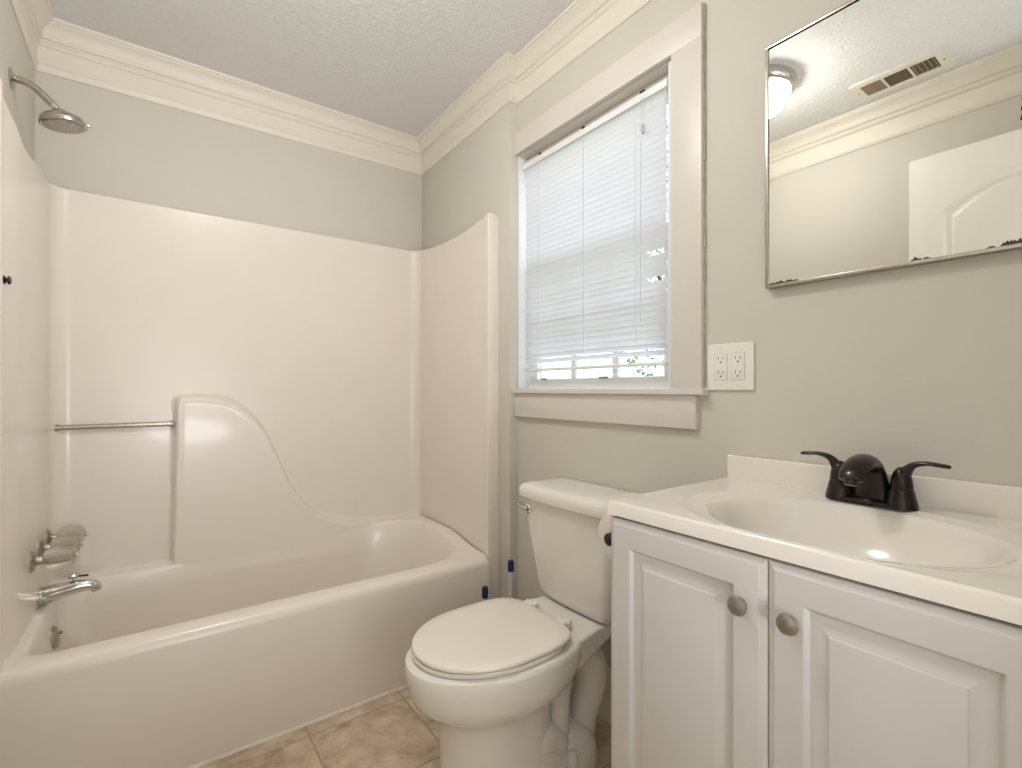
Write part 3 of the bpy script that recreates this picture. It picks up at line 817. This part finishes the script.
# sink faucet
FX, FY, FZ = 1.152, .368, ZT_ + .0012
fa = thing('sink_faucet', (FX, FY, FZ), 'dark bronze two-handle faucet on the back of the sink top', 'faucet')
bm = bmesh.new()
def stad(hx, hy, z): return [(FX + x, FY + y, z) for x, y in rrect(-hx, hx, -hy, hy, (hx * .96,) * 4, 10, 8)]
quadstrip(bm, [stad(.025, .077, FZ), stad(.025, .077, FZ + .003), stad(.023, .075, FZ + .008), stad(.018, .070, FZ + .011)], True, True, True)
build('base_plate', bm, 'bronze', fa)
bm = bmesh.new()                      # spout: wide arched triangle leaning forward
add_tube(bm, [(FX + .010, FY, FZ + .008), (FX + .006, FY, FZ + .040), (FX - .004, FY, FZ + .070), (FX - .026, FY, FZ + .083), (FX - .058, FY, FZ + .080), (FX - .084, FY, FZ + .068), (FX - .095, FY, FZ + .055)],
         [.038, .032, .026, .024, .0235, .022, .020], 28, flat=[.58, .60, .66, .70, .60, .48, .42], side=(0, 1, 0))
spo = build('spout', bm, 'bronze', fa)
bm = bmesh.new(); add_lathe(bm, (FX - .091, FY, FZ + .055), (-.35, 0, -1), [(-.002, .010), (.010, .010), (.011, .007)], 20); build('aerator', bm, 'bronze', spo)
bm = bmesh.new(); add_box(bm, FX - .0275, FX - .0262, FY - .009, FY + .009, FZ + .0035, FZ + .0058, bev=.0004); build('badge', bm, 'copper', spo)
for s in (-1, 1):
    hy = FY + s * .052
    bm = bmesh.new()
    add_lathe(bm, (FX, hy, FZ + .006), (0, 0, 1), [(-.004, .0262), (.004, .0250), (.030, .0190), (.031, .0178), (.033, .0185), (.050, .0165), (.062, .0130), (.070, .0075), (.072, .003)], 28)
    hb = build('handle_body', bm, 'bronze', fa)
    bm = bmesh.new()
    add_tube(bm, [(FX, hy - s * .002, FZ + .050), (FX - .001, hy + s * .006, FZ + .068), (FX - .002, hy + s * .018, FZ + .083), (FX - .003, hy + s * .038, FZ + .089), (FX - .004, hy + s * .058, FZ + .088), (FX - .005, hy + s * .070, FZ + .087), (FX - .005, hy + s * .073, FZ + .087)],
             [.013, .012, .009, .0085, .009, .007, .003], 18, flat=[1, .9, .7, .5, .45, .5, .5], side=(1, 0, 0))
    build('lever', bm, 'bronze', hb)
bm = bmesh.new(); add_lathe(bm, (FX + .030, FY, FZ - .0005), (0, 0, 1), [(0, .003), (.075, .0028), (.077, .0055), (.085, .006), (.088, .003)], 12); build('lift_rod', bm, 'bronze', fa)

# toilet paper on its holder, fixed to the vanity's hidden side
TPx, TPy, TPz = .845, .752, .757
hp = thing('toilet_paper_holder', (.90, VY1, TPz), 'black toilet paper holder fixed to the toilet side of the vanity', 'paper holder')
bm = bmesh.new(); add_lathe(bm, (.975, VY1, TPz), (0, 1, 0), [(0, .022), (.006, .022), (.010, .010), (.056, .009), (.060, .010), (.066, .009), (.069, .003)], 20); build('post', bm, 'black', hp)
bm = bmesh.new(); add_tube(bm, [(.975, TPy, TPz), (.818, TPy, TPz)], .008, 16, k=1); build('arm', bm, 'black', hp)
bm = bmesh.new(); add_lathe(bm, (.832, TPy, TPz), (-1, 0, 0), [(0, .0115), (.006, .0145), (.014, .014), (.018, .010), (.020, .004)], 24); build('end_cap', bm, 'black', hp)
tp = thing('toilet_paper_roll', (.90, TPy, TPz - .057), 'white toilet paper roll on the black holder beside the vanity', 'toilet paper')
bm = bmesh.new(); n = 48
def cyl(x, r): return [(x, TPy + r * math.cos(2 * PI * k / n), TPz + r * math.sin(2 * PI * k / n)) for k in range(n)]
quadstrip(bm, [cyl(TPx, .021), cyl(TPx, .055), cyl(TPx + .001, .057), cyl(TPx + .1, .057), cyl(TPx + .101, .055), cyl(TPx + .101, .021), cyl(TPx, .021)], True)
rl_ = build('paper', bm, 'paper', tp)
bm = bmesh.new(); quadstrip(bm, [cyl(TPx - .0005, .0195), cyl(TPx - .0005, .021), cyl(TPx + .1015, .021), cyl(TPx + .1015, .0195), cyl(TPx - .0005, .0195)], True); build('core', bm, 'core', tp)

# ---------------------------------------------------------------- mirror cabinet, outlet plate
MX = 1.208
mr = thing('wall_mirror', (MX, .377, 1.337), 'rectangular mirror in a thin silver frame above the vanity', 'mirror')
my0, my1, mz0, mz1 = .152, .600, 1.335, 1.921
bm = bmesh.new(); f_ = .007
for (a, b, c, d) in ((my0, my1, mz0, mz0 + f_), (my0, my1, mz1 - f_, mz1), (my0, my0 + f_, mz0 + f_, mz1 - f_), (my1 - f_, my1, mz0 + f_, mz1 - f_)):
    add_box(bm, MX - .004, XW - .0005, a, b, c, d, bev=.0012)
build('frame', bm, 'steel', mr)
bm = bmesh.new(); add_box(bm, MX, MX + .004, my0 + f_ - .001, my1 - f_ + .001, mz0 + f_ - .001, mz1 - f_ + .001); build('mirror_glass', bm, 'mirror', mr)
zb = mz0 + f_; XG = MX - .0002
def blot(pts): bm.faces.new([bm.verts.new((XG - .00002, y, z)) for y, z in pts])
def edge_blot(y0, y1, h, seed):
    global bm; bm = bmesh.new()
    random.seed(seed); n = 16; top = []
    for k in range(n + 1):
        y = y0 + (y1 - y0) * k / n; hh = h * (.35 + .65 * random.random()) * (math.sin(PI * (k + .6) / (n + 1.2)) ** .5)
        top.append((y, zb + hh))
    for a, b in zip(top, top[1:]): blot([(a[0], zb), (b[0], zb), b, a])
    build('tarnish', bm, 'tarnish', mr, recalc=False)
edge_blot(.593, .524, .0085, 1); edge_blot(.318, .300, .009, 4); edge_blot(.298, .286, .005, 5); edge_blot(.208, .196, .005, 6); edge_blot(.190, .159, .014, 7)
random.seed(11); bm = bmesh.new()
yr = my0 + f_
for k in range(34):
    z = 1.352 + k * .0165; hw = random.uniform(.0005, .0022)
    if k in (12, 13, 14): hw = random.uniform(.005, .007)
    if k < 4: hw = random.uniform(.003, .006)
    blot([(yr, z), (yr + hw, z + .004), (yr + hw * .8, z + .012), (yr, z + .0165)])
build('tarnish', bm, 'tarnish', mr, recalc=False)

op = thing('outlet_plate', (XW, .70, 1.148), 'white double-gang outlet plate between window and mirror', 'outlet')
py0, py1, pz0, pz1 = .636, .764, 1.088, 1.211
bm = bmesh.new(); add_box(bm, XW - .0065, XW - .0002, py0, py1, pz0, pz1, bev=.003, seg=3); build('wall_plate', bm, 'plastic', op)
for yc in (.7235, .6765):
    bm = bmesh.new(); add_box(bm, XW - .0072, XW - .006, yc - .0178, yc + .0178, 1.1145, 1.1855, bev=.0004); bmx = build('receptacle_gap', bm, 'gap', op); 
    bm = bmesh.new(); add_box(bm, XW - .0082, XW - .006, yc - .0168, yc + .0168, 1.1155, 1.1845, bev=.0008); rc_ = build('receptacle', bm, 'plastic', op)
    for zc in (1.168, 1.131):
        bm = bmesh.new()
        add_box(bm, XW - .0084, XW - .0075, yc + .0055, yc + .0073, zc + .001, zc + .0085)
        add_box(bm, XW - .0084, XW - .0075, yc - .0073, yc - .0055, zc + .001, zc + .0075)
        add_lathe(bm, (XW - .0075, yc, zc - .006), (-1, 0, 0), [(0, .0023), (.0009, .0023)], 12)
        build('slots', bm, 'slot', rc_)
    for zc in (1.2, 1.100):
        bm = bmesh.new(); add_lathe(bm, (XW - .006, yc, zc), (-1, 0, 0), [(0, .0026), (.0012, .0026), (.0016, .001)], 12); build('screw', bm, 'grille', op)

# ---------------------------------------------------------------- ceiling fixtures (seen in the mirror)
LX, LY_ = .270, 1.105
cl = thing('ceiling_light', (LX, LY_, ZC), 'flush ceiling light with chrome ring and glowing opal dome, seen in the mirror', 'ceiling light')
bm = bmesh.new(); add_lathe(bm, (LX, LY_, ZC), (0, 0, -1), [(0, .150), (.006, .153), (.036, .153), (.042, .148), (.046, .142), (.048, .135), (.046, .124), (.01, .12)], 64); build('ring', bm, 'chrome', cl)
bm = bmesh.new(); add_lathe(bm, (LX, LY_, ZC), (0, 0, -1), [(.044, .131), (.062, .129), (.090, .117), (.115, .094), (.133, .060), (.140, .02), (.141, .004)], 48); build('dome', bm, 'lampglass', cl)
bm = bmesh.new(); add_lathe(bm, (LX, LY_, ZC - .140), (0, 0, -1), [(0, .009), (.006, .009), (.010, .005), (.016, .006), (.020, .002)], 18); build('finial', bm, 'chrome', cl)

cv = thing('ceiling_vent', (-.14, .71, ZC), 'white metal ceiling register with three louvre banks, seen in the mirror', 'vent')
vx0, vx1, vy0, vy1 = -.232, -.058, .55, .87
bm = bmesh.new()
zb_ = ZC - .008
secs = [(.582, .665), (.672, .755), (.762, .838)]
xi0, xi1 = vx0 + .036, vx1 - .036
add_box(bm, vx0, xi0, vy0, vy1, zb_, ZC, bev=.002); add_box(bm, xi1, vx1, vy0, vy1, zb_, ZC, bev=.002)
ys = [vy0] + [v for s_ in secs for v in s_] + [vy1]
for a, b in zip(ys[0::2], ys[1::2]): add_box(bm, xi0, xi1, a, b, zb_, ZC)
build('face_frame', bm, 'grille', cv)
bm = bmesh.new(); add_box(bm, xi0 - .004, xi1 + .004, vy0 + .02, vy1 - .02, ZC - .0006, ZC - .0001); build('duct_shade_sheet', bm, 'duct', cv)  # thin flat sheet; the shade of the opening is put into its dark colour
for i, (a, b) in enumerate(secs):
    bm = bmesh.new()
    if i == 0:
        for k in range(5): y = a + (b - a) * (k + .5) / 5; add_box(bm, xi0, xi1, y - .001, y + .001, ZC - .007, ZC - .001)
        for k in range(5): x = xi0 + (xi1 - xi0) * (k + .5) / 5; add_box(bm, x - .001, x + .001, a, b, ZC - .0065, ZC - .0015)
    elif i == 1:
        for k in range(9):
            x = xi0 + (xi1 - xi0) * (k + .5) / 9; quadstrip(bm, [[(x - .001, a, ZC - .001), (x + .0025, a, ZC - .007), (x + .0033, a, ZC - .0066), (x - .0002, a, ZC - .0006)], [(x - .001, b, ZC - .001), (x + .0025, b, ZC - .007), (x + .0033, b, ZC - .0066), (x - .0002, b, ZC - .0006)]], True, True, True)
    else:
        for k in range(7):
            y = a + (b - a) * (k + .5) / 7; quadstrip(bm, [[(xi0, y - .002, ZC - .001), (xi0, y + .0035, ZC - .007), (xi0, y + .0045, ZC - .0066), (xi0, y - .001, ZC - .0006)], [(xi1, y - .002, ZC - .001), (xi1, y + .0035, ZC - .007), (xi1, y + .0045, ZC - .0066), (xi1, y - .001, ZC - .0006)]], True, True, True)
    build('louvres', bm, 'dusty', cv)
for y in (vy0 + .014, vy1 - .014):
    bm = bmesh.new(); add_lathe(bm, ((vx0 + vx1) / 2, y, zb_), (0, 0, -1), [(-.001, .004), (.0008, .004), (.0012, .002)], 12); build('screw', bm, 'slot', cv)

# ---------------------------------------------------------------- door leaf, open beside the photographer (seen in the mirror)
dr = bpy.data.objects.new('door_1', None); S.collection.objects.link(dr); dr.location = (-.150, -.03, 0); dr['kind'] = 'structure'
dr['label'] = 'white arched panel door standing open along the left wall, seen in the mirror'
xf, xb = -.142, -.177; y0, y1, z0, z1 = -.035, .677, .012, 2.040
bm = bmesh.new()
def arch_loop(i, d, lo, hi, arch):
    a, b = y0 + .108 + i, y1 - .108 - i; pts = []
    pts.append((xf - d, a, lo + i)); pts.append((xf - d, b, lo + i))
    n = 24
    for k in range(n + 1):
        y = b + (a - b) * k / n; u = (y - (a + b) / 2) / ((b - a) / 2)
        pts.append((xf - d, y, hi - i + arch * (1 - u * u)))
    return pts
# front skin: rectangle with two panels set into it
def outer_for(lp, ylo, yhi, zlo, zhi):
    out = []
    a, b = lp[0][1], lp[1][1]
    out.append((xf, ylo, zlo)); out.append((xf, yhi, zlo))
    n = len(lp) - 2
    for k in range(n):
        t = k / (n - 1); out.append((xf, yhi + (ylo - yhi) * t, zhi))
    return out
for lo, hi, arch, zlo, zhi in ((.24, .92, 0, z0, 1.01), (1.10, 1.808, .098, 1.01, z1)):
    l0 = arch_loop(0, 0, lo, hi, arch)
    quadstrip(bm, [outer_for(l0, y0, y1, zlo, zhi), l0, arch_loop(.004, .003, lo, hi, arch), arch_loop(.012, .0085, lo, hi, arch), arch_loop(.020, .0095, lo, hi, arch), arch_loop(.030, .0075, lo, hi, arch), arch_loop(.036, .003, lo, hi, arch), arch_loop(.040, .002, lo, hi, arch)], True, False, True)
quadstrip(bm, [[(xf, y0, z0), (xf, y1, z0), (xf, y1, z1), (xf, y0, z1)], [(xb, y0, z0), (xb, y1, z0), (xb, y1, z1), (xb, y0, z1)]], True, False, True)
build('door_leaf', bm, 'door', dr, angle=25)
